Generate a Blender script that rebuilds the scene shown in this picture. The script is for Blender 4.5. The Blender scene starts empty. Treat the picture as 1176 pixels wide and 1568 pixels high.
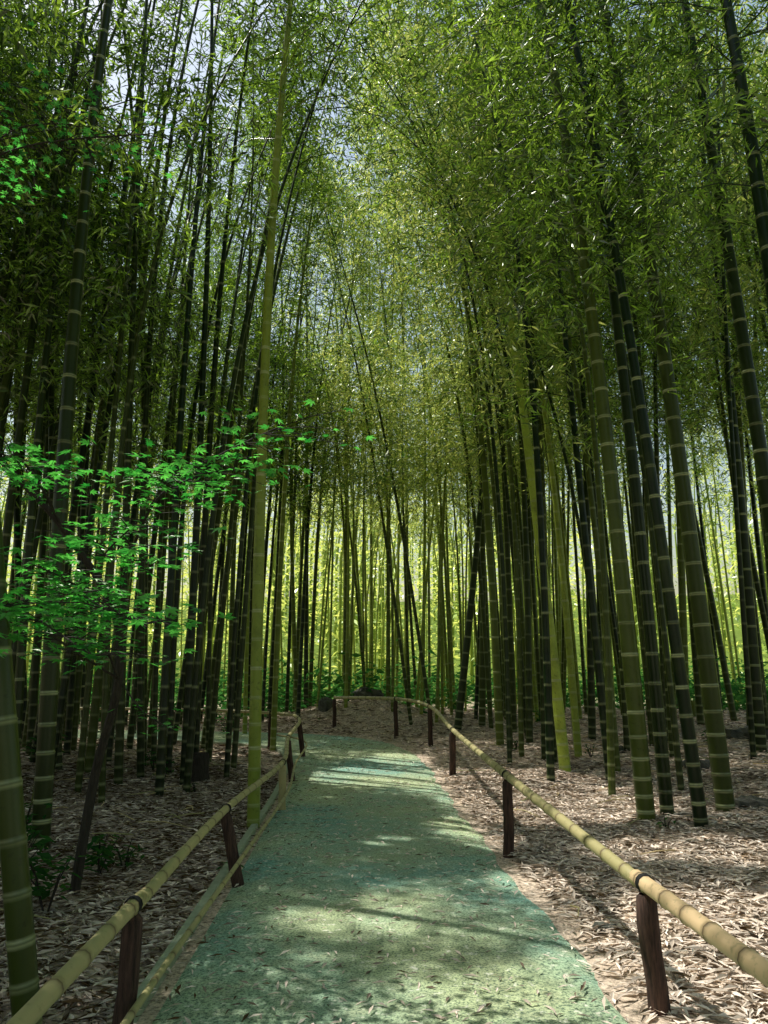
import bpy, math, time
import numpy as np
from mathutils import Vector
rng = np.random.default_rng(11)
scene = bpy.context.scene
# ------------------------------------------------------------------ camera
PITCH = math.radians(12.7); EYE = 1.5; FPX = 1132.0
cam_d = bpy.data.cameras.new("camera"); cam = bpy.data.objects.new("camera", cam_d)
scene.collection.objects.link(cam); scene.camera = cam
cam_d.sensor_fit = 'VERTICAL'; cam_d.sensor_height = 36.0; cam_d.sensor_width = 27.0
cam_d.lens = 26.0; cam_d.clip_end = 2000; cam_d.clip_start = 0.05
cam.location = (0, 0, EYE); cam.rotation_euler = (math.pi/2 + PITCH, 0, 0)

SUN = np.array([-0.42, 0.22, 0.88]); SUN = SUN/np.linalg.norm(SUN)

# ------------------------------------------------------------------ terrain
PATHC = np.array([(0.35,-14),(0.3,-6),(0.1,0),(0.02,4),(-0.15,8),(-0.28,11),(-0.45,13),(-1.0,14.7),(-2.3,15.7),(-5,16.5),(-10,17.3),(-20,19.5)], float)
def densify(P, n=12):
    P = np.asarray(P, float); out=[]
    for i in range(len(P)-1):
        p0=P[max(i-1,0)];p1=P[i];p2=P[i+1];p3=P[min(i+2,len(P)-1)]
        for t in np.linspace(0,1,n,endpoint=False):
            out.append(0.5*((2*p1)+(-p0+p2)*t+(2*p0-5*p1+4*p2-p3)*t*t+(-p0+3*p1-3*p2+p3)*t**3))
    out.append(P[-1]); return np.array(out)
PATH = densify(PATHC, 8)
def path_dist(x, y):
    x=np.atleast_1d(np.asarray(x,float)); y=np.atleast_1d(np.asarray(y,float))
    sh=x.shape; x=x.ravel(); y=y.ravel()
    A=PATH[:-1]; AB=PATH[1:]-A; L=(AB**2).sum(1)
    if len(x)<400:
        dx=x[:,None]-A[None,:,0]; dy=y[:,None]-A[None,:,1]
        t=np.clip((dx*AB[:,0]+dy*AB[:,1])/L,0,1)
        return np.hypot(dx-t*AB[:,0],dy-t*AB[:,1]).min(1).reshape(sh)
    d=np.full(x.shape,1e9)
    for i in range(len(A)):
        a=A[i];ab=AB[i]
        t=np.clip(((x-a[0])*ab[0]+(y-a[1])*ab[1])/L[i],0,1)
        d=np.minimum(d,np.hypot(x-a[0]-t*ab[0],y-a[1]-t*ab[1]))
    return d.reshape(sh)
def sm(t): t=np.clip(t,0,1); return t*t*(3-2*t)
def hgt(x, y):
    x=np.atleast_1d(np.asarray(x,float)); y=np.atleast_1d(np.asarray(y,float))
    d=path_dist(x,y)-1.2
    base=0.33*sm((y-9)/8)+0.25*sm((y-20)/20)
    n=0.5*np.sin(x*1.3+0.7*np.sin(y*0.9))*np.cos(y*1.1+1.0)+0.3*np.sin(x*3.1+y*2.3)*np.sin(y*3.7-x)+0.2*np.sin(x*6.3-y*5.1)
    side=sm(d/1.0)*(0.07+0.07*n)+0.22*sm((d-0.8)/5)
    m=0.55*np.exp(-(((x+0.7)/1.6)**2+((y-19.3)/1.2)**2))*sm(d/1.2)
    r=np.hypot(x,y); far=9*sm((r-30)/55)*sm((y+25)/30)
    return base+side+m+far
def h1(x,y): return float(hgt(x,y)[0])
def ray(px,py):
    dx=px-588; dy=784-py
    d=np.array([dx, FPX*math.cos(PITCH)-dy*math.sin(PITCH), FPX*math.sin(PITCH)+dy*math.cos(PITCH)])
    return d/np.linalg.norm(d)
def survey(px,py):           # ground point seen at a photo position
    d=ray(px,py); z=0.0
    for _ in range(25):
        t=(z-EYE)/d[2]; x=d[0]*t; y=d[1]*t; z=0.5*z+0.5*h1(x,y)
    return np.array([x,y,h1(x,y)])
def at_depth(px,py,ydist):
    d=ray(px,py); t=ydist/d[1]; return np.array([0,0,EYE])+d*t

# ------------------------------------------------------------------ mesh helpers
class Buf:
    def __init__(s): s.V=[];s.F=[];s.M=[];s.A=[];s.B=[];s.n=0
    def add(s,V,F,mat,tint,band):
        V=np.asarray(V,np.float32)
        s.V.append(V); s.F.append(np.asarray(F,np.int32)+s.n); s.M.append(np.full(len(F),mat,np.int32))
        s.A.append(np.broadcast_to(np.asarray(tint,np.float32),(len(V),)).copy())
        s.B.append(np.broadcast_to(np.asarray(band,np.float32),(len(V),)).copy()); s.n+=len(V)
    def obj(s,name,mats,smooth=True,parent=None):
        V=np.concatenate(s.V);F=np.concatenate(s.F);M=np.concatenate(s.M);A=np.concatenate(s.A);B=np.concatenate(s.B)
        me=bpy.data.meshes.new(name)
        me.vertices.add(len(V)); me.vertices.foreach_set("co",V.ravel())
        me.loops.add(F.size); me.loops.foreach_set("vertex_index",F.ravel())
        me.polygons.add(len(F)); me.polygons.foreach_set("loop_start",np.arange(0,F.size,4,dtype=np.int32))
        me.polygons.foreach_set("material_index",M)
        me.polygons.foreach_set("use_smooth",np.full(len(F),smooth))
        a=me.attributes.new("tint",'FLOAT','POINT'); a.data.foreach_set("value",A)
        b=me.attributes.new("band",'FLOAT','POINT'); b.data.foreach_set("value",B)
        for m in mats: me.materials.append(m)
        me.update()
        o=bpy.data.objects.new(name,me); scene.collection.objects.link(o)
        if parent: o.parent=parent
        return o
def empty(name,loc=(0,0,0)):
    e=bpy.data.objects.new(name,None); scene.collection.objects.link(e); return e

def tube(P,R,sides,ref=None):
    P=np.asarray(P,float); R=np.asarray(R,float)
    n=len(P)
    T=np.gradient(P,axis=0); T/=np.linalg.norm(T,axis=1)[:,None]+1e-12
    if ref is None: ref=np.array([1.,0,0]) if abs(T[:,2]).mean()>0.7 else np.array([0,0,1.])
    A=np.cross(T,ref); A/=np.linalg.norm(A,axis=1)[:,None]+1e-12; Bv=np.cross(T,A)
    an=np.arange(sides)*2*math.pi/sides
    V=P[:,None]+R[:,None,None]*(np.cos(an)[None,:,None]*A[:,None]+np.sin(an)[None,:,None]*Bv[:,None])
    i=np.arange(n-1)[:,None]*sides; j=np.arange(sides)[None]; k=(j+1)%sides
    F=np.stack([i+j,i+k,i+sides+k,i+sides+j],-1).reshape(-1,4)
    return V.reshape(-1,3),F

def leaf_quads(P,D,N,L,W,mid=0.42):
    Wd=np.cross(D,N); Wd/=np.linalg.norm(Wd,axis=1)[:,None]+1e-9
    c=P+D*(L*mid)[:,None]; w=Wd*(W*0.5)[:,None]; up=np.cross(Wd,D)*(L*0.05)[:,None]
    V=np.stack([P,c+w+up,P+D*L[:,None]-up,c-w+up],1).reshape(-1,3)
    F=np.arange(len(P)*4).reshape(-1,4); return V,F

# ------------------------------------------------------------------ materials
def new_mat(name):
    m=bpy.data.materials.new(name); m.use_nodes=True; nt=m.node_tree; nt.nodes.clear()
    out=nt.nodes.new("ShaderNodeOutputMaterial"); return m,nt,out
def mix(nt,fac,a,b):
    n=nt.nodes.new("ShaderNodeMix"); n.data_type='RGBA'
    for idx,v in ((0,fac),(6,a),(7,b)):
        if isinstance(v,bpy.types.NodeSocket): nt.links.new(v,n.inputs[idx])
        else: n.inputs[idx].default_value = v if idx==0 else (*v,1)
    return n.outputs[2]
def attr(nt,name):
    n=nt.nodes.new("ShaderNodeAttribute"); n.attribute_name=name; return n.outputs["Fac"]
def noise(nt,scale,detail=4,rough=0.6,vec=None):
    n=nt.nodes.new("ShaderNodeTexNoise"); n.inputs["Scale"].default_value=scale; n.inputs["Detail"].default_value=detail; n.inputs["Roughness"].default_value=rough
    if vec is None:
        tc=nt.nodes.new("ShaderNodeTexCoord"); vec=tc.outputs["Object"]
    nt.links.new(vec,n.inputs["Vector"]); return n.outputs["Fac"]
def ramp(nt,v,a,b):
    n=nt.nodes.new("ShaderNodeMapRange"); n.inputs[1].default_value=a; n.inputs[2].default_value=b; nt.links.new(v,n.inputs[0]); return n.outputs[0]
def pbsdf(nt,out,col,rough=0.6,spec=0.5,bump=None,bd=0.02):
    p=nt.nodes.new("ShaderNodeBsdfPrincipled"); nt.links.new(col,p.inputs["Base Color"])
    p.inputs["Roughness"].default_value=rough
    p.inputs["Specular IOR Level"].default_value=spec
    if bump is not None:
        b=nt.nodes.new("ShaderNodeBump"); b.inputs["Distance"].default_value=bd; b.inputs["Strength"].default_value=1.0
        nt.links.new(bump,b.inputs["Height"]); nt.links.new(b.outputs[0],p.inputs["Normal"])
    nt.links.new(p.outputs[0],out.inputs[0]); return p

def culm_mat(name,c1,c2,bandc,rough=0.38,k=0.3,spec=0.4):
    m,nt,out=new_mat(name)
    c=mix(nt,attr(nt,"tint"),c1,c2)
    c=mix(nt,ramp(nt,noise(nt,3.0,4),0.5,0.95),c,tuple((1-k)*x+k*y for x,y in zip(c1,c2)))
    c=mix(nt,ramp(nt,noise(nt,25,3),0.58,0.95),c,tuple(0.5*x for x in c1))
    c=mix(nt,attr(nt,"band"),c,bandc)
    pbsdf(nt,out,c,rough,spec); return m
CULM=culm_mat("bamboo_culm_green",(0.003,0.014,0.002),(0.40,0.50,0.07),(0.42,0.46,0.24),0.32,0.08,0.35)
RAIL=culm_mat("bamboo_rail_dry",(0.24,0.28,0.10),(0.76,0.55,0.31),(0.12,0.08,0.04),0.5,0.5)

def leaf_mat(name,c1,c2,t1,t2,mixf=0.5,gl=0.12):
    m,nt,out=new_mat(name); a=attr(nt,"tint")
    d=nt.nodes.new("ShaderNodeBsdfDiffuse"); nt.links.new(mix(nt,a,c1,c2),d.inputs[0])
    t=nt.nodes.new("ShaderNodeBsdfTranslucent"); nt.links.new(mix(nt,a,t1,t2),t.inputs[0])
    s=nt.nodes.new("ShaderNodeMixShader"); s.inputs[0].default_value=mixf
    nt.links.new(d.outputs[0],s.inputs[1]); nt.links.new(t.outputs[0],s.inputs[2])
    last=s
    if gl>0:
        g=nt.nodes.new("ShaderNodeBsdfGlossy"); g.inputs["Roughness"].default_value=0.34; g.inputs[0].default_value=(0.95,1.0,0.85,1)
        s2=nt.nodes.new("ShaderNodeMixShader"); s2.inputs[0].default_value=gl
        nt.links.new(s.outputs[0],s2.inputs[1]); nt.links.new(g.outputs[0],s2.inputs[2]); last=s2
    nt.links.new(last.outputs[0],out.inputs[0]); return m
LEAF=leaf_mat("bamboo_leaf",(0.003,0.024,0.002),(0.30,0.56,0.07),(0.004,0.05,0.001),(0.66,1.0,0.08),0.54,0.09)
LEAF_SUNLIT=leaf_mat("sunlit_bamboo_leaf",(0.012,0.07,0.004),(0.54,0.76,0.13),(0.04,0.22,0.004),(1.0,1.0,0.24),0.56,0.09)  # brighter, yellower copy of the bamboo leaf, sunlight painted into its colour
MAPLE=leaf_mat("maple_leaf",(0.015,0.10,0.015),(0.09,0.36,0.06),(0.02,0.32,0.03),(0.22,0.92,0.12),0.55,0.07)
SHRUB=leaf_mat("shrub_leaf",(0.02,0.07,0.02),(0.05,0.12,0.03),(0.05,0.25,0.05),(0.12,0.35,0.06),0.4,0)
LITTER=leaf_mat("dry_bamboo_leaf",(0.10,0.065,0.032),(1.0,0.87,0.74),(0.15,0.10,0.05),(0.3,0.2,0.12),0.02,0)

def bark_mat(name,c1,c2,sc=20):
    m,nt,out=new_mat(name)
    tc=nt.nodes.new("ShaderNodeTexCoord"); mp=nt.nodes.new("ShaderNodeMapping"); mp.inputs["Scale"].default_value=(1,1,0.12)
    nt.links.new(tc.outputs["Object"],mp.inputs[0]); n=noise(nt,sc*3,6,0.7,mp.outputs[0])
    pbsdf(nt,out,mix(nt,ramp(nt,n,0.35,0.7),c1,c2),0.8,0.3,n,0.004); return m
BARK=bark_mat("maple_bark",(0.02,0.016,0.012),(0.06,0.05,0.04))
POST=bark_mat("weathered_post_wood",(0.018,0.011,0.008),(0.12,0.065,0.048))
TWINE=bark_mat("black_twine",(0.01,0.01,0.01),(0.03,0.028,0.025))

mg,nt,out=new_mat("forest_floor")
n1=noise(nt,1.2,4); n2=noise(nt,28,6,0.75); n3=noise(nt,9,4,0.7)
c=mix(nt,ramp(nt,n2,0.33,0.58),(0.06,0.04,0.024),(0.80,0.65,0.50)); c=mix(nt,ramp(nt,n1,0.54,0.85),c,(0.16,0.13,0.07)); c=mix(nt,ramp(nt,n3,0.60,0.82),c,(0.035,0.03,0.018))
ge=nt.nodes.new("ShaderNodeNewGeometry"); vl=nt.nodes.new("ShaderNodeVectorMath"); vl.operation='LENGTH'; nt.links.new(ge.outputs["Position"],vl.inputs[0])
c=mix(nt,ramp(nt,vl.outputs["Value"],24,34),c,mix(nt,n3,(0.08,0.14,0.02),(0.20,0.26,0.05)))
pbsdf(nt,out,c,0.95,0.1,n2,0.010)
mp_,nt,out=new_mat("gravel_path")
n1=noise(nt,0.35,3); n2=noise(nt,70,6,0.8); n3=noise(nt,6,5,0.7); n4=noise(nt,22,4,0.6)
c=mix(nt,ramp(nt,n1,0.40,0.58),(0.26,0.51,0.41),(0.60,0.69,0.38))
c=mix(nt,ramp(nt,n3,0.45,0.8),c,(0.48,0.50,0.30)); c=mix(nt,ramp(nt,n2,0.40,0.54),(0.07,0.125,0.09),c); c=mix(nt,ramp(nt,n4,0.60,0.70),c,(0.86,0.86,0.70))
pbsdf(nt,out,c,0.9,0.2,n2,0.006)
mc,nt,out=new_mat("kerb_stone"); n=noise(nt,15,6,0.7)
pbsdf(nt,out,mix(nt,n,(0.18,0.23,0.14),(0.48,0.54,0.38)),0.85,0.3,n,0.003)
mr,nt,out=new_mat("mossy_rock"); n=noise(nt,6,7,0.7)
pbsdf(nt,out,mix(nt,ramp(nt,n,0.35,0.65),(0.04,0.042,0.035),(0.15,0.15,0.12)),0.9,0.3,n,0.03)

# ------------------------------------------------------------------ ground & path
def axis(lo,hi,dens_lo,dens_hi,step):
    mid=np.arange(dens_lo,dens_hi+1e-6,step); o=[];v=dens_hi;s=step
    while v<hi: s=min(s*1.2,25); v+=s; o.append(v)
    p=[];v=dens_lo;s=step
    while v>lo: s=min(s*1.2,25); v-=s; p.append(v)
    return np.concatenate([p[::-1],mid,o])
xs=axis(-500,500,-7,7,0.14); ys=axis(-200,700,0,24,0.16)
X,Y=np.meshgrid(xs,ys); Z=hgt(X,Y)
Z=Z+np.where(path_dist(X,Y)>1.35,rng.normal(0,0.008,X.shape),0)
nx=len(xs);ny=len(ys); i=np.arange(ny-1)[:,None]*nx; j=np.arange(nx-1)[None]
F=np.stack([i+j,i+j+1,i+nx+j+1,i+nx+j],-1).reshape(-1,4)
b=Buf(); b.add(np.stack([X,Y,Z],-1).reshape(-1,3),F,0,0,0); b.obj("ground",[mg])
Pd=densify(PATHC,40); T=np.gradient(Pd,axis=0); T/=np.linalg.norm(T,axis=1)[:,None]; Nn=np.stack([-T[:,1],T[:,0]],1)
cols=17; u=np.linspace(-1,1,cols)
wob=0.05*np.sin(np.arange(len(Pd))*0.21)+0.03*np.sin(np.arange(len(Pd))*0.77)
XY=Pd[:,None]+Nn[:,None]*(u[None,:,None]*1.13); XY[:,0]+=(Nn*(-1)*wob[:,None])
ZZ=hgt(XY[...,0],XY[...,1])+0.014+0.015*(1-u[None]**2)
ZZ[:,0]-=0.03; ZZ[:,-1]-=0.03
V=np.concatenate([XY,ZZ[...,None]],-1).reshape(-1,3)
i=np.arange(len(Pd)-1)[:,None]*cols; j=np.arange(cols-1)[None]
F=np.stack([i+j,i+cols+j,i+cols+j+1,i+j+1],-1).reshape(-1,4)[:, ::-1]
b=Buf(); b.add(V,F,0,0,0); b.obj("gravel_path",[mp_])
K=Pd+Nn*1.17; Kz=hgt(K[:,0],K[:,1]); prof=[(-0.035,-0.06),(-0.035,0.045),(-0.025,0.055),(0.025,0.055),(0.035,0.045),(0.035,-0.06)]
V=[]
for (a,z) in prof: V.append(np.concatenate([K+Nn*a,(Kz+z)[:,None]],1))
V=np.stack(V,1).reshape(-1,3); m=len(prof); i=np.arange(len(K)-1)[:,None]*m; j=np.arange(m-1)[None]
F=np.stack([i+j,i+j+1,i+m+j+1,i+m+j],-1).reshape(-1,4)
b=Buf(); b.add(V,F,0,0,0); b.obj("path_kerb",[mc],smooth=False)

# ------------------------------------------------------------------ bamboo
def spray(seed):
    r=np.random.default_rng(seed)
    t=np.linspace(0,1,5); el=r.uniform(0.3,0.8); droop=r.uniform(0.8,1.3)
    S=np.stack([t*0.95,0.12*np.sin(t*3+r.uniform(0,6))*t,el*t-droop*t**2*0.8],1)
    P=[];D=[]
    for k in range(18):
        tt=r.uniform(0.18,1.0); c=np.array([np.interp(tt,t,S[:,q]) for q in range(3)])
        off=r.normal(0,0.15,3)*np.array([1,1.2,0.9])*(0.6+0.6*tt); c=c+off; c[2]-=abs(r.normal(0,0.10))
        n=r.integers(5,9); az0=r.uniform(0,6.28)
        for q in range(n):
            az=az0+r.normal(0,0.9); e=r.uniform(-1.1,0.15)
            P.append(c+r.normal(0,0.045,3)); D.append([math.cos(az)*math.cos(e),math.sin(az)*math.cos(e),math.sin(e)])
    return S,np.array(P),np.array(D)
SPR=[spray(s) for s in range(14)]

# openings in the canopy: the sun reaches the given point, leaves above zmin on the way are missing
PATCH=[]
def gap_to(p,rx,ry,zmin=0.0): PATCH.append((p[0]-SUN[0]/SUN[2]*p[2],p[1]-SUN[1]/SUN[2]*p[2],rx,ry,zmin))
def patch(px,py,rx,ry): gap_to(survey(px,py),rx,ry)
patch(810,1212,1.2,1.5); patch(890,1240,1.1,0.9); patch(690,1200,0.7,1.0); patch(548,1193,0.7,0.8); patch(620,1165,0.5,0.6)
patch(478,1412,0.28,0.18); patch(565,1420,0.36,0.2); patch(700,1268,0.28,0.5); patch(755,1290,0.32,0.37); patch(600,1290,0.18,0.22)
patch(825,1350,0.3,0.35); patch(1110,1390,0.7,0.45); patch(1030,1425,0.4,0.3); patch(1140,1480,0.45,0.3); patch(935,1455,0.22,0.18)
patch(960,1530,0.3,0.17); patch(820,1495,0.14,0.08); patch(885,1487,0.14,0.08); patch(80,1535,0.15,0.12); patch(345,1157,0.4,0.4)
patch(1000,1310,0.5,0.45); patch(1130,1310,0.45,0.45)
gap_to(at_depth(340,700,4.4),0.5,0.35); gap_to(at_depth(170,860,3.6),0.45,0.35); gap_to(at_depth(200,950,3.2),0.4,0.3); gap_to(at_depth(90,730,4.0),0.45,0.35)
gap_to((0.6,18.5,8.0),2.3,2.0,10.5)      # young shoots behind the bend stand in the sun
gap_to((3.8,17.5,7.5),1.8,2.0,10.0)
gap_to((0.9,14.0,9.5),0.8,1.1,12.0)      # hanging sprays beside the path
PA=np.array(PATCH)
def in_patch(P,grow=0.0):
    g=P[:,:2]-SUN[:2]/SUN[2]*P[:,2:3]
    wx=g[:,0]+0.06*np.sin(g[:,1]*9+g[:,0]*5); wy=g[:,1]+0.06*np.sin(g[:,0]*11-g[:,1]*4)
    q=((wx[:,None]-PA[:,0])/(PA[:,2]+grow))**2+((wy[:,None]-PA[:,1])/(PA[:,3]+grow))**2
    return (q<1.0)&(P[:,2:3]>PA[:,4])
def keep_leaf(P):
    d=P-[0,0,EYE]; r=np.linalg.norm(d,axis=1)
    infront=(d[:,1]*math.cos(PITCH)+d[:,2]*math.sin(PITCH))>0
    return ~in_patch(P,0.06).any(1) & ((r>7.5)|(~infront&(r>4)))
def bamboo(buf,x,y,H,r0,lean,bend,h0,tint,near=True,step=1,leafscale=1.0,bprob=0.9,spread=1.0,ltint=None,lm=1):
    if ltint is None: ltint=tint
    z0=h1(x,y)-0.05
    zz=[];z=0.0;il=0.13
    top=0.30+rng.uniform(0,0.06)
    while z<H-0.3:
        z+=il; il=min(il*1.13,top); zz.append(z)
    zz=np.array(zz)
    def C(s):
        s=np.asarray(s,float); w=s/H
        return np.stack([x+lean[0]*s+bend[0]*w**3.0,y+lean[1]*s+bend[1]*w**3.0,z0+s-0.12*np.hypot(*bend)*w**3],-1)
    def R(s): w=np.asarray(s)/H; return r0*(1-0.86*w**1.25)
    if near: offs=[-0.024,-0.008,0.0,0.009,0.024]; rm=[1,1,1.06,0.985,0.985]; bd=[0,0.85,0.25,0.8,0.0]; sides=10
    else: offs=[-0.028,0.0,0.028]; rm=[1,1.05,0.985]; bd=[0,0.5,0]; sides=6
    S=(zz[:,None]+np.array(offs)).ravel(); rr=R(S)*np.tile(rm,len(zz)); bb=(np.array(bd)[None]*rng.uniform(.3,1.2,(len(zz),1))).ravel()
    S=np.concatenate([[0],S]); rr=np.concatenate([[r0*1.08],rr]); bb=np.concatenate([[0],bb])
    V,F=tube(C(S),rr,sides,ref=np.array([1.,0,0]))
    buf.add(V,F,0,np.clip(tint+rng.normal(0,0.02),0,1),np.repeat(bb,sides))
    nodes=zz[zz>h0][::step]; az=rng.uniform(0,6.28); LP=[];LD=[]
    for s in nodes:
        az+=math.pi+rng.normal(0,0.6)
        if rng.random()>bprob: continue
        for q in range(2 if near else 1):
            a=az+(q-0.5)*0.9 if near else az
            w=(s-h0)/(H-h0+1e-6); L=(0.75+1.0*math.sin(math.pi*min(1,w*0.8+0.15)))*rng.uniform(0.7,1.25)*spread
            St,Pt,Dt=SPR[rng.integers(len(SPR))]
            ca,sa=math.cos(a),math.sin(a); Rm=np.array([[ca,-sa,0],[sa,ca,0],[0,0,1]])
            o=C(s); SW=(St*L)@Rm.T+o; Q=(Pt*L)@Rm.T+o
            if in_patch(np.concatenate([SW,(SW[1:]+SW[:-1])/2])).any():
                # sun opening
                Q2=Q[~in_patch(Q,0.06).any(1)]
                if len(Q2)<len(Q)*0.5 : continue
                m_=in_patch(SW).any(1)
                kk=int(np.argmax(m_)) if m_.any() else 3
                if kk<2: continue
                SW=SW[:kk]
            Vs,Fs=tube(SW,np.linspace(0.008,0.002,len(SW))*(0.8+0.2*L),3)
            buf.add(Vs,Fs,0,tint,0)
            LP.append(Q); LD.append(Dt@Rm.T)
    if not LP: return
    P=np.concatenate(LP); D=np.concatenate(LD); k=keep_leaf(P); P=P[k]; D=D[k]; n=len(P)
    if n==0: return
    Nrm=rng.normal(0,1,(n,3)); Nrm[:,2]+=1.2
    ll=rng.uniform(0.11,0.185,n)*leafscale; Vl,Fl=leaf_quads(P,D,Nrm,ll,ll*0.16)
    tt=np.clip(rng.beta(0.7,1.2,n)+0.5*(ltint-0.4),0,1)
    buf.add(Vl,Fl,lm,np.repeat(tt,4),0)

placed=[]
FG=[ # ground contact, a point higher up, radius, tint, height
 (990,1255,866,40,0.090,0.14,15),(1022,1248,935,300,0.070,0.03,15),(1075,1268,985,640,0.066,0.02,14),
 (1112,1245,960,60,0.098,0.06,16),(1165,1150,1080,60,0.088,0.02,16),(1245,1230,1066,40,0.095,0.02,16),
 (1300,1300,1135,20,0.090,0.02,15),(866,1182,745,80,0.085,1.0,15.5),(886,1160,800,120,0.062,0.7,15),
 (766,1140,722,220,0.078,0.25,15),(700,1118,762,560,0.085,0.03,14),(738,1112,742,640,0.08,0.08,15),
 (1050,1120,1030,300,0.08,0.25,15),(936,1115,880,300,0.07,0.05,15),(803,1108,786,500,0.06,0.25,14),
 (662,1112,562,430,0.045,0.1,15),(630,1110,536,400,0.045,0.1,15),(1150,1120,1125,400,0.08,0.12,15),
 (1030,1160,975,300,0.05,0.05,14),(960,1150,905,60,0.05,0.05,14),
 (48,1600,-6,900,0.058,0.05,13),(62,1300,132,60,0.080,0.02,15),(388,1268,412,60,0.068,0.6,15.5),
 (418,1150,446,420,0.055,0.4,15),(283,1152,345,690,0.07,0.06,15),(312,1148,380,600,0.07,0.12,15),
 (203,1125,248,260,0.075,0.03,15),(130,1130,110,400,0.07,0.03,15),(40,1140,10,500,0.08,0.02,14),
 (90,1180,70,500,0.06,0.02,14),(350,1130,366,500,0.06,0.15,15),(375,1125,390,450,0.05,0.6,15),
 (262,1130,256,500,0.055,0.06,15),(170,1140,215,600,0.05,0.03,14),(20,1210,60,560,0.06,0.03,14),
 (455,1105,432,500,0.06,0.3,15),(245,1110,292,500,0.06,0.06,15),
]
for (bx,by,tx,ty,r,ti,H) in FG:
    p=survey(bx,by); ly=rng.uniform(-0.01,0.01)
    q=at_depth(tx,ty,p[1]); lean=((q[0]-p[0])/(q[2]-p[2]),ly)
    bend=(rng.uniform(-0.4,0.4)-np.sign(p[0])*1.2,rng.uniform(-1.2,0.3))
    b=Buf(); bamboo(b,p[0],p[1],H,r,lean,bend,rng.uniform(5.0,6.8),ti,near=True,ltint=0.45,bprob=0.9,lm=2 if 560<bx<900 else 1)
    b.obj("bamboo",[CULM,LEAF,LEAF_SUNLIT]); placed.append(p[:2])
placed=[tuple(p) for p in placed]
def ok(x,y,md):
    if path_dist(x,y)[0]<1.75: return False
    return all((x-a)**2+(y-c)**2>md*md for a,c in placed)
grove=Buf()
def scatter(n,x0,x1,y0,y1,cond,md,**kw):
    k=0;t=0
    while k<n and t<n*30:
        t+=1; x=rng.uniform(x0,x1); y=rng.uniform(y0,y1)
        if not cond(x,y) or not ok(x,y,md): continue
        placed.append((x,y)); k+=1
        H=rng.uniform(*kw.get("H",(13.5,17.0))); r=rng.uniform(*kw.get("r",(0.04,0.075)))
        lean=(rng.normal(0,0.035),rng.normal(0,0.03)); arch=kw.get("arch",1.2)*math.exp(-(x/6)**2)
        bend=(rng.normal(0,0.8)-np.sign(x)*arch,rng.normal(kw.get("by",-0.6),0.8))
        ti=np.clip(rng.normal(kw.get("tint",0.3),kw.get("ts",0.07)),0,1)
        lm=kw.get("lm",1) if rng.random()<kw.get("lmp",1.0) else 1
        bamboo(grove,x,y,H,r,lean,bend,rng.uniform(*kw.get("h0",(5,8))),ti,near=False,step=kw.get("step",1),leafscale=kw.get("ls",1.0),bprob=kw.get("bp",0.8),spread=kw.get("sp",1.0),ltint=kw.get("lt",0.4),lm=lm)
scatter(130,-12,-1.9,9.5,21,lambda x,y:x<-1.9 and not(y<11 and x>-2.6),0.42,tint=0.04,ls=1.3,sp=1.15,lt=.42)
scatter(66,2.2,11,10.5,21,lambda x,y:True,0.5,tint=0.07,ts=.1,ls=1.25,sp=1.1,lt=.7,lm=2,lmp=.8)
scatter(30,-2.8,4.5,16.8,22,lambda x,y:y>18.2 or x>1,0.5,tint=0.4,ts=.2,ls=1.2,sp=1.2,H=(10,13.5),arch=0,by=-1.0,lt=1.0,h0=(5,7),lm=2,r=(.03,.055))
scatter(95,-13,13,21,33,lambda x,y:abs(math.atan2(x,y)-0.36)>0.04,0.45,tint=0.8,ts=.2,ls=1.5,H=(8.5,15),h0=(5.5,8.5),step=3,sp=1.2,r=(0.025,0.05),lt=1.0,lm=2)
# tall culms further back whose crowns close the view above the bend
scatter(20,-1.5,6.5,21.5,27,lambda x,y:True,0.5,tint=0.3,ts=.1,ls=1.6,sp=1.7,H=(19,22.5),arch=0,by=-1.5,h0=(11,13),lt=.8,lm=2,r=(0.05,0.07))
# culms arching over the path
scatter(9,-3.3,3.4,10.5,17,lambda x,y:abs(x)>2.1,0.45,tint=0.1,ls=1.1,sp=1.35,H=(15,18),arch=3.2,h0=(8,10),lt=.8,lm=2,r=(0.04,0.06))
scatter(9,-3.6,3.8,8.8,12.5,lambda x,y:abs(x)>1.9,0.35,tint=0.05,ls=1.0,sp=1.4,H=(12.5,15.5),arch=4.2,h0=(7.5,9),lt=.6,lm=1,r=(0.035,0.05))
# the stand beside and behind the viewer, which shades the near path
scatter(56,-10,-3.2,2,10,lambda x,y:-x>0.62*y+1.5,0.5,tint=0.05,ls=2.0,step=2,sp=1.5,arch=1.5,H=(13,16),h0=(6,8),lt=.4)
scatter(24,3.2,10,2,10,lambda x,y:x>0.62*y+1.6,0.5,tint=0.05,ls=1.7,step=2,sp=1.4,arch=1.5,H=(13,16),h0=(6,8))
scatter(44,-9,9,-8,2,lambda x,y:abs(x)>2.4,0.6,tint=0.05,ls=2.8,step=2,sp=1.7,arch=3.0)
grove.obj("bamboo_grove",[CULM,LEAF,LEAF_SUNLIT])

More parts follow.
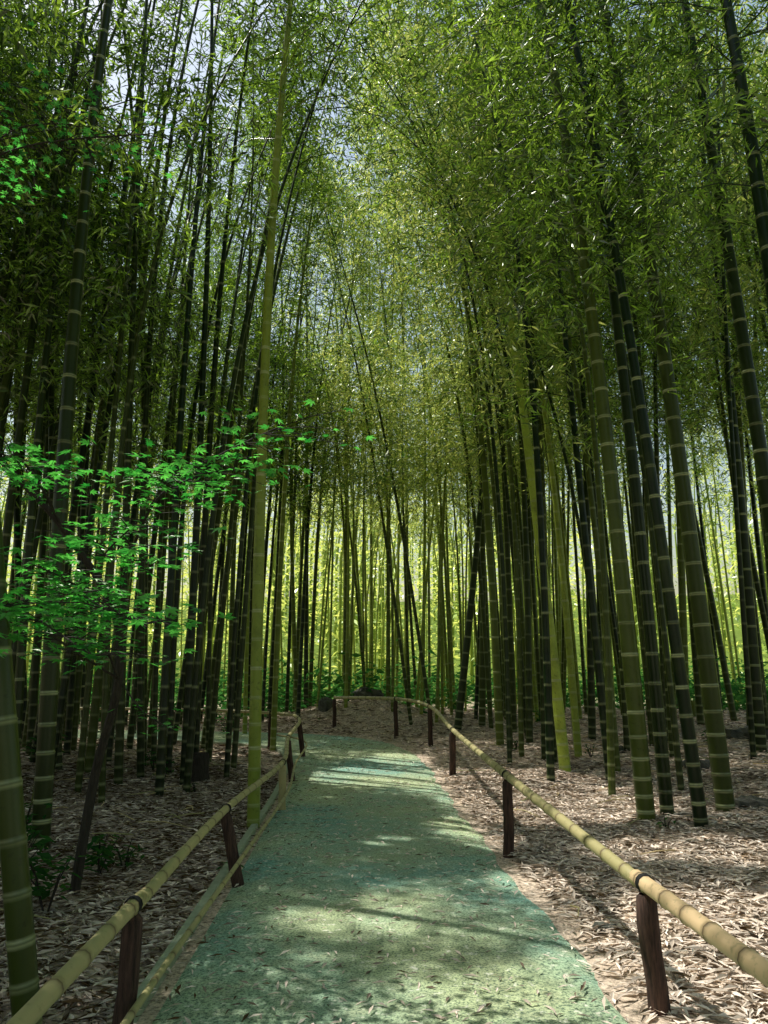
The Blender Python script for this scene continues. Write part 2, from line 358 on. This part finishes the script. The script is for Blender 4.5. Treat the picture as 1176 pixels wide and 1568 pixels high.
# ------------------------------------------------------------------ distant sunlit woodland on the hillside
dw=Buf(); nb=2100; a=rng.uniform(-1.1,1.1,nb); rr=np.sqrt(rng.uniform(33**2,82**2,nb))
thin=((np.abs(a-0.36)<0.05)|(np.abs(a+0.27)<0.03)|(np.abs(a-0.25)<0.018))&(rng.random(nb)<0.85)
a=a[~thin]; rr=rr[~thin]; nb=len(a); bx=np.sin(a)*rr; by=np.cos(a)*rr
bz=hgt(bx,by)+0.3+np.where(rr>50,11,6)*rng.random(nb)**0.8
per=50
P=np.repeat(np.stack([bx,by,bz],1),per,0)+rng.normal(0,1,(nb*per,3))*np.array([1.5,1.5,0.9])
P=P[P[:,2]>hgt(P[:,0],P[:,1])]
n=len(P); az=rng.uniform(0,6.28,n); e=rng.uniform(-1,0.3,n)
D=np.stack([np.cos(az)*np.cos(e),np.sin(az)*np.cos(e),np.sin(e)],1); ll=rng.uniform(0.3,0.55,n)
Nm=rng.normal(0,.6,(n,3))+SUN
V,F=leaf_quads(P,D,Nm,ll,ll*0.3)
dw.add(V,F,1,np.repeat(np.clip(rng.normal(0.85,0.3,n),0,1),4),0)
for k in range(0,nb,3):
    z0=h1(bx[k],by[k]); V,F=tube([(bx[k],by[k],z0-0.1),(bx[k],by[k],z0+6),(bx[k]+0.3,by[k],z0+9)],[0.10,0.08,0.03],5); dw.add(V,F,0,0.7,0)
dw.obj("distant_woodland",[CULM,LEAF_SUNLIT])

# ------------------------------------------------------------------ fences
def pole(buf,P,r,il,tint,mat=0,sides=10):
    P=densify(P,8); seg=np.linalg.norm(np.diff(P,axis=0),axis=1); s=np.concatenate([[0],np.cumsum(seg)]); L=s[-1]
    nodes=np.arange(il*rng.uniform(0.2,0.8),L-0.05,il); nodes=nodes+rng.normal(0,il*0.08,len(nodes))
    SS=[0,0.001];RR=[0.55,1.0];BB=[0.6,0]
    for q in nodes:
        if q<0.06: continue
        SS+= [q-0.03,q-0.006,q+0.004,q+0.014,q+0.04]; RR+=[1,1.02,1.14,1.03,1]; BB+=[0,0.25,1,0.5,0]
    SS+=[L-0.001,L]; RR+=[1,0.55]; BB+=[0,0.6]
    SS=np.array(SS); o=np.argsort(SS,kind='stable'); SS=SS[o]; RR=np.array(RR)[o]; BB=np.array(BB)[o]
    C=np.stack([np.interp(SS,s,P[:,k]) for k in range(3)],1)
    V,F=tube(C,RR*r,sides,ref=np.array([0,0,1.])); buf.add(V,F,mat,tint,np.repeat(BB,sides))
def post(parent,base,top,r,mat,k):
    b=Buf(); t=np.array([0,.02,.2,.4,.6,.8,.97,1.0]); base=np.array(base)-[0,0,0.15]; d=np.array(top)-base
    C=base+t[:,None]*d; C[:,0]+=rng.normal(0,0.004,8); rad=r*np.array([1.05,1.05,1.02,1,0.98,1,0.97,0.6])
    V,F=tube(C,rad,12,ref=np.array([1.,0,0])); V+=rng.normal(0,0.0015,V.shape); b.add(V,F,0,0.4,0)
    V2,F2=tube([C[-1],C[-1]+[0,0,0.002]],[r*0.6,0.0005],12,ref=np.array([1.,0,0])); b.add(V2,F2,0,0.4,0)
    b.obj("post_%d"%k,[mat],parent=parent)
def tie(buf,c,ax,r):
    ax=np.array(ax,float); ax/=np.linalg.norm(ax)
    for off in (-0.014,-0.005,0.004,0.013):
        V,F=tube([c+ax*(off-0.0045),c+ax*off,c+ax*(off+0.0045)],[r,r+0.005,r],12); buf.add(V,F,0,0,0)
def build_fence(name,posts,extra_front,extra_back,pole_r,tint,joint,low=False,nr=1.1,ntint=0.85):
    par=empty(name); tops=[];bases=[]
    for k,(bx,by,tx,ty,mat,r) in enumerate(posts):
        p=survey(bx,by); t=at_depth(tx,ty,p[1]); tops.append(t); bases.append(p)
    for k,(q,hh,mat,r) in enumerate(extra_front):
        z=h1(*q); bases.insert(0,np.array([q[0],q[1],z])); tops.insert(0,np.array([q[0],q[1],z+hh])); posts=[(0,0,0,0,mat,r)]+posts
    for k,(q,hh,mat,r) in enumerate(extra_back):
        z=h1(*q); bases.append(np.array([q[0],q[1],z])); tops.append(np.array([q[0],q[1],z+hh])); posts=posts+[(0,0,0,0,mat,r)]
    for k in range(len(tops)): post(par,bases[k],tops[k]-[0,0,0.01],posts[k][5],posts[k][4],k+1)
    tops=np.array(tops); rl=tops+[0,0,pole_r*0.8]
    b=Buf()
    j=joint
    near=rl[:j+1].copy(); d=near[-1]-near[-2]; d/=np.linalg.norm(d); near[-1]+=d*0.12
    pole(b,near,pole_r*nr,0.26,ntint)
    far=rl[j:].copy(); d=far[1]-far[0]; d/=np.linalg.norm(d); far[0]-=d*0.02; far[0]+=[0.0,0,-0.012]
    pole(b,far,pole_r,0.30,tint)
    b.obj("top_rail",[RAIL],parent=par)
    if low:
        b=Buf(); L=bases+(np.array(tops)-bases)*0.42; L=np.array(L)[:-2]; L[:,0]+=0.06; pole(b,L,pole_r*0.55,0.3,0.3); b.obj("lower_rail",[RAIL],parent=par)
    b=Buf()
    for k in range(1,len(tops)-1): tie(b,rl[k],rl[min(k+1,len(rl)-1)]-rl[k-1],pole_r*1.15)
    b.obj("twine_ties",[TWINE],parent=par)
    return bases,tops
build_fence("bamboo_fence",[(1012,1550,988,1362,POST,0.050),(779,1312,776,1192,POST,0.045),(693,1188,693,1120,POST,0.05),
   (660,1142,658,1084,POST,0.045),(607,1130,606,1072,POST,0.045),(512,1116,512,1070,POST,0.045)],
   [((1.28,1.2),0.55,POST,0.05),((1.4,-1.2),0.6,POST,0.05)],[],0.034,0.35,2,ntint=.95)
build_fence("bamboo_fence",[(372,1358,346,1243,POST,0.045),(433,1242,433,1170,RAIL,0.045),(449,1197,441,1132,POST,0.045),
   (466,1160,458,1102,POST,0.045)],
   [((-1.04,3.35),0.56,POST,0.042),((-0.95,0.9),0.55,POST,0.045),((-0.95,-1.5),0.55,POST,0.045)],[((-2.1,14.2),0.62,POST,0.045),((-4.0,14.7),0.62,POST,0.045),((-6.5,15.2),0.6,POST,0.045)],0.028,0.35,2,low=True,nr=1.05,ntint=0.35)

# ------------------------------------------------------------------ maple
mb=Buf(); tb=survey(112,1368)
def pp(px,py,d): return at_depth(px,py,d)
trunk=densify([tb-[0,0,0.1],pp(145,1190,tb[1]),pp(182,1040,tb[1]-0.1),pp(172,930,tb[1]-0.2),pp(90,800,tb[1]-0.4),pp(-60,620,tb[1]-0.8),pp(-160,300,tb[1]-1.4)],8)
V,F=tube(trunk,np.linspace(0.036,0.016,len(trunk)),9,ref=np.array([1.,0,0])); mb.add(V,F,0,0,0)
def maple_branch(pts,r,nl,sp,size):
    P=densify(pts,8); V,F=tube(P,np.linspace(r,0.003,len(P)),6); mb.add(V,F,0,0,0)
    LP=[];LD=[];LN=[];LL=[];LW=[];TT=[]
    for k in range(nl):
        t=rng.uniform(0.12,1)**0.8; i=t*(len(P)-1); a=P[int(i)]
        off=rng.normal(0,1,3)*np.array([sp,sp,sp*0.16]); c=a+off
        if k%5==0:
            V,F=tube([a,(a+c)/2+[0,0,0.02],c],[0.004,0.003,0.0015],3); mb.add(V,F,0,0,0)
        az=rng.uniform(0,6.28); n=np.array([rng.normal(0,.35),rng.normal(0,.35),1]); n/=np.linalg.norm(n)
        s=size*rng.uniform(0.6,1.2); tt=rng.random()
        for ang,ls in ((0,1),(0.7,.88),(-.7,.88),(1.45,.6),(-1.45,.6),(2.2,.3),(-2.2,.3)):
            d=np.array([math.cos(az+ang),math.sin(az+ang),-0.25*ls]); d-=n*(d@n)*0.8; d/=np.linalg.norm(d)
            LP.append(c);LD.append(d);LN.append(n);LL.append(s*ls*0.62);LW.append(s*ls*0.2);TT.append(np.clip(tt+rng.normal(0,.08),0,1))
    V,F=leaf_quads(np.array(LP),np.array(LD),np.array(LN),np.array(LL),np.array(LW)); mb.add(V,F,1,np.repeat(TT,4),0)
y0=tb[1]
maple_branch([pp(172,930,y0-.2),pp(240,760,4.6),pp(330,700,4.4),pp(435,650,4.3)],0.012,190,0.22,0.10)
maple_branch([pp(172,930,y0-.2),pp(230,780,4.2),pp(300,730,4.0),pp(370,720,3.9)],0.010,170,0.19,0.10)
maple_branch([pp(172,930,y0-.2),pp(190,850,4.2),pp(160,850,3.6),pp(210,800,3.3)],0.010,140,0.18,0.10)
maple_branch([pp(172,930,y0-.2),pp(120,900,4.2),pp(140,920,3.4),pp(225,960,3.0)],0.010,200,0.17,0.10)
maple_branch([pp(182,1040,y0-.2),pp(90,980,4.4),pp(60,950,3.6),pp(150,1010,3.0)],0.009,190,0.17,0.10)
maple_branch([pp(182,1040,y0-.2),pp(150,960,4.4),pp(120,900,3.9),pp(40,860,3.6)],0.009,190,0.22,0.10)
maple_branch([pp(90,800,y0-.4),pp(60,740,4.2),pp(20,700,3.6),pp(-60,720,3.2)],0.010,170,0.2,0.10)
maple_branch([pp(172,930,y0-.2),pp(60,930,4.0),pp(0,930,3.4),pp(-80,960,3.0)],0.010,160,0.18,0.10)
maple_branch([pp(182,1040,y0),pp(220,1090,5.0),pp(270,1120,4.6)],0.006,26,0.12,0.09)
maple_branch([pp(-160,300,y0-1.4),pp(-60,260,3.8),pp(60,220,3.8),pp(230,205,3.8)],0.010,220,0.24,0.07)
maple_branch([pp(-160,300,y0-1.4),pp(-80,280,4.0),pp(20,200,4.0),pp(110,190,4.0)],0.010,160,0.26,0.07)
mb.obj("japanese_maple_tree",[BARK,MAPLE],smooth=False)

# ------------------------------------------------------------------ undergrowth
def shrub(px,py,hh,nl,ls,name="shrub"):
    p=survey(px,py); b=Buf(); LP=[];LD=[]
    for k in range(5):
        az=rng.uniform(0,6.28); tip=p+np.array([math.cos(az)*hh*0.45,math.sin(az)*hh*0.45,hh*rng.uniform(.6,1.1)])
        V,F=tube([p-[0,0,.03],(p+tip)/2+[0,0,hh*0.12],tip],[0.006,0.005,0.002],4); b.add(V,F,0,0,0)
        for q in range(nl//5):
            t=rng.uniform(0.3,1); c=p+(tip-p)*t+rng.normal(0,hh*0.13,3)*[1,1,.5]; a=rng.uniform(0,6.28); LP.append(c); LD.append([math.cos(a),math.sin(a),rng.uniform(-.5,.3)])
    LP=np.array(LP);LD=np.array(LD); n=len(LP); l=rng.uniform(.7,1.2,n)*ls; Nn_=rng.normal(0,.35,(n,3)); Nn_[:,2]+=1
    V,F=leaf_quads(LP,LD,Nn_,l,l*0.42); b.add(V,F,1,np.repeat(rng.random(n),4),0); b.obj(name,[BARK,SHRUB],smooth=False)
for a in [(70,1400,.35,60,.12),(150,1340,.3,50,.11),(190,1330,.22,30,.09),(30,1300,.4,50,.1),(235,1180,.3,30,.1),(300,1215,.18,16,.08),(250,1195,.3,30,.1),(10,1380,.4,40,.12),
          (790,1150,.25,40,.09),(1020,1270,.14,14,.08),(905,1160,.2,20,.08),(1090,1140,.3,40,.1),(1150,1110,.5,70,.12),(830,1110,.4,60,.12),(960,1095,.5,70,.14),(700,1095,.6,80,.13),
          (360,1340,.14,12,.07),(350,1130,.5,60,.12),(160,1150,.5,60,.12),(60,1170,.5,60,.12)]: shrub(*a)
b=Buf(); n=16000; cx=rng.uniform(-16,16,160); cy=rng.uniform(20,36,160); k=rng.integers(0,160,n)
x=cx[k]+rng.normal(0,.8,n); y=cy[k]+rng.normal(0,.8,n); z=hgt(x,y)+np.abs(rng.normal(0,.5,n)); az=rng.uniform(0,6.28,n)
V,F=leaf_quads(np.stack([x,y,z],1),np.stack([np.cos(az),np.sin(az),rng.uniform(-.6,.3,n)],1),rng.normal(0,1,(n,3))+[0,0,1],rng.uniform(.18,.34,n),rng.uniform(.07,.13,n))
b.add(V,F,0,np.repeat(rng.random(n),4),0); b.obj("undergrowth",[SHRUB],smooth=False)

# ------------------------------------------------------------------ leaf litter
b=Buf()
def litter(n,x0,x1,y0,y1,cond,ls=(0.07,0.14),dz=0.012,nz=.25):
    x=rng.uniform(x0,x1,n); y=rng.uniform(y0,y1,n); k=cond(x,y); x=x[k];y=y[k]; n=len(x)
    z=hgt(x,y)+dz+rng.uniform(0,0.015,n); az=rng.uniform(0,6.28,n); l=rng.uniform(*ls,n)
    Nm=rng.normal(0,nz,(n,3)); Nm[:,2]+=1
    V,F=leaf_quads(np.stack([x,y,z],1),np.stack([np.cos(az),np.sin(az),rng.normal(0.02,.10,n)],1),Nm,l,l*0.20)
    mean=np.where(x<-0.5,0.30,0.62)+0.12*np.sin(x*2.1+y)*np.sin(y*1.7)  # litter colour raised on the right bank to brighten its sun patches
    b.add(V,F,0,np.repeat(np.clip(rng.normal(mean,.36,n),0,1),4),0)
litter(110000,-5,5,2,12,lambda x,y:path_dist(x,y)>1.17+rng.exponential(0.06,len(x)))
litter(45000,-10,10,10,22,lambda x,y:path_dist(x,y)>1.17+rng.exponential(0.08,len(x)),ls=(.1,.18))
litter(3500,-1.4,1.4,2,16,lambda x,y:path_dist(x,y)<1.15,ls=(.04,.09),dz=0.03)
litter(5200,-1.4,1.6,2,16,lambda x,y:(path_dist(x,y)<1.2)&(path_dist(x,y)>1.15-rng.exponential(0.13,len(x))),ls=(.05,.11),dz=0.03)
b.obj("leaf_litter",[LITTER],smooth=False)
b=Buf()
for k in range(160):
    x=rng.uniform(-5,6); y=rng.uniform(3,14)
    if path_dist(x,y)[0]<1.25: continue
    a=rng.uniform(0,6.28); L=rng.uniform(.2,.9); x2=x+math.cos(a)*L; y2=y+math.sin(a)*L
    if path_dist(x2,y2)[0]<1.2: continue
    P=[(x,y,h1(x,y)+.03),((x+x2)/2+.03,(y+y2)/2,h1((x+x2)/2,(y+y2)/2)+.05),(x2,y2,h1(x2,y2)+.03)]
    V,F=tube(P,[.007,.006,.003],5); b.add(V,F,0,rng.random(),0)
b.obj("fallen_twigs",[RAIL])

def rock(px,py,s):
    p=survey(px,py); b=Buf(); nu,nv=12,8; th=np.linspace(0,math.pi,nv); ph=np.arange(nu)*2*math.pi/nu
    k=rng.uniform(0.6,1.2,3); f=rng.uniform(1,3,6)
    P=[]
    for t in th:
        for q in ph:
            d=np.array([math.sin(t)*math.cos(q),math.sin(t)*math.sin(q),math.cos(t)]); r=s*(1+.18*math.sin(f[0]*d[0]*3+f[1])+.15*math.sin(f[2]*d[1]*4+f[3])+.1*math.sin(9*d[2]+f[4]))
            P.append(p+d*r*np.array([1.1*k[0],1.0*k[1],.65]))
    i=np.arange(nv-1)[:,None]*nu; j=np.arange(nu)[None]; kk=(j+1)%nu
    b.add(P,np.stack([i+j,i+nu+j,i+nu+kk,i+kk],-1).reshape(-1,4),0,0,0); b.obj("rock",[mr],smooth=False)
for a in [(1065,1175,.2),(1040,1085,.3),(1145,1130,.3),(940,1150,.16),(1150,1235,.16),(560,1100,.35),(500,1105,.3),(925,1425,.07)]: rock(*a)
def stump(px,py,r,hh,name,mat):
    p=survey(px,py); b=Buf(); z=np.array([-.1,0,.3,.6,.85,1.0])*hh; C=np.stack([p[0]+0*z,p[1]+0*z,p[2]+z],1)
    V,F=tube(C,r*np.array([1.3,1.25,1.05,1,1,.96]),14,ref=np.array([1.,0,0])); V+=rng.normal(0,r*.035,V.shape); b.add(V,F,0,.3,0)
    V,F=tube([C[-1],C[-1]-[0,0,.03],C[-1]-[0,0,.031]],[r*.95,r*.8,.001],14,ref=np.array([1.,0,0])); b.add(V,F,0,.3,.5); b.obj(name,[mat],smooth=False)
stump(303,1195,.14,.36,"tree_stump",BARK); stump(1062,1100,.09,.4,"bamboo_stump",CULM); stump(905,1090,.08,.4,"bamboo_stump",CULM); stump(60,1235,.08,.25,"bamboo_stump",CULM); stump(250,1155,.07,.3,"bamboo_stump",CULM)

# ------------------------------------------------------------------ light
w=bpy.data.worlds.new("World"); scene.world=w; w.use_nodes=True; nt=w.node_tree
sky=nt.nodes.new("ShaderNodeTexSky"); sky.sky_type='NISHITA'; sky.sun_disc=False
sky.sun_elevation=math.asin(SUN[2]); sky.sun_rotation=math.atan2(SUN[0],SUN[1]); sky.dust_density=3.0; sky.ozone_density=1.0; sky.air_density=2.0
bg=nt.nodes["Background"]; bg.inputs[1].default_value=0.15; nt.links.new(sky.outputs[0],bg.inputs[0])
sd=bpy.data.lights.new("sun",'SUN'); sd.energy=5.0; sd.angle=math.radians(0.5); sd.color=(1,0.97,0.90)
so=bpy.data.objects.new("sun",sd); scene.collection.objects.link(so); so.rotation_euler=Vector(SUN).to_track_quat('Z','Y').to_euler(); so.location=(-10,10,30)
scene.view_settings.view_transform='Standard'; scene.view_settings.look='None'; scene.view_settings.exposure=0; scene.view_settings.gamma=1
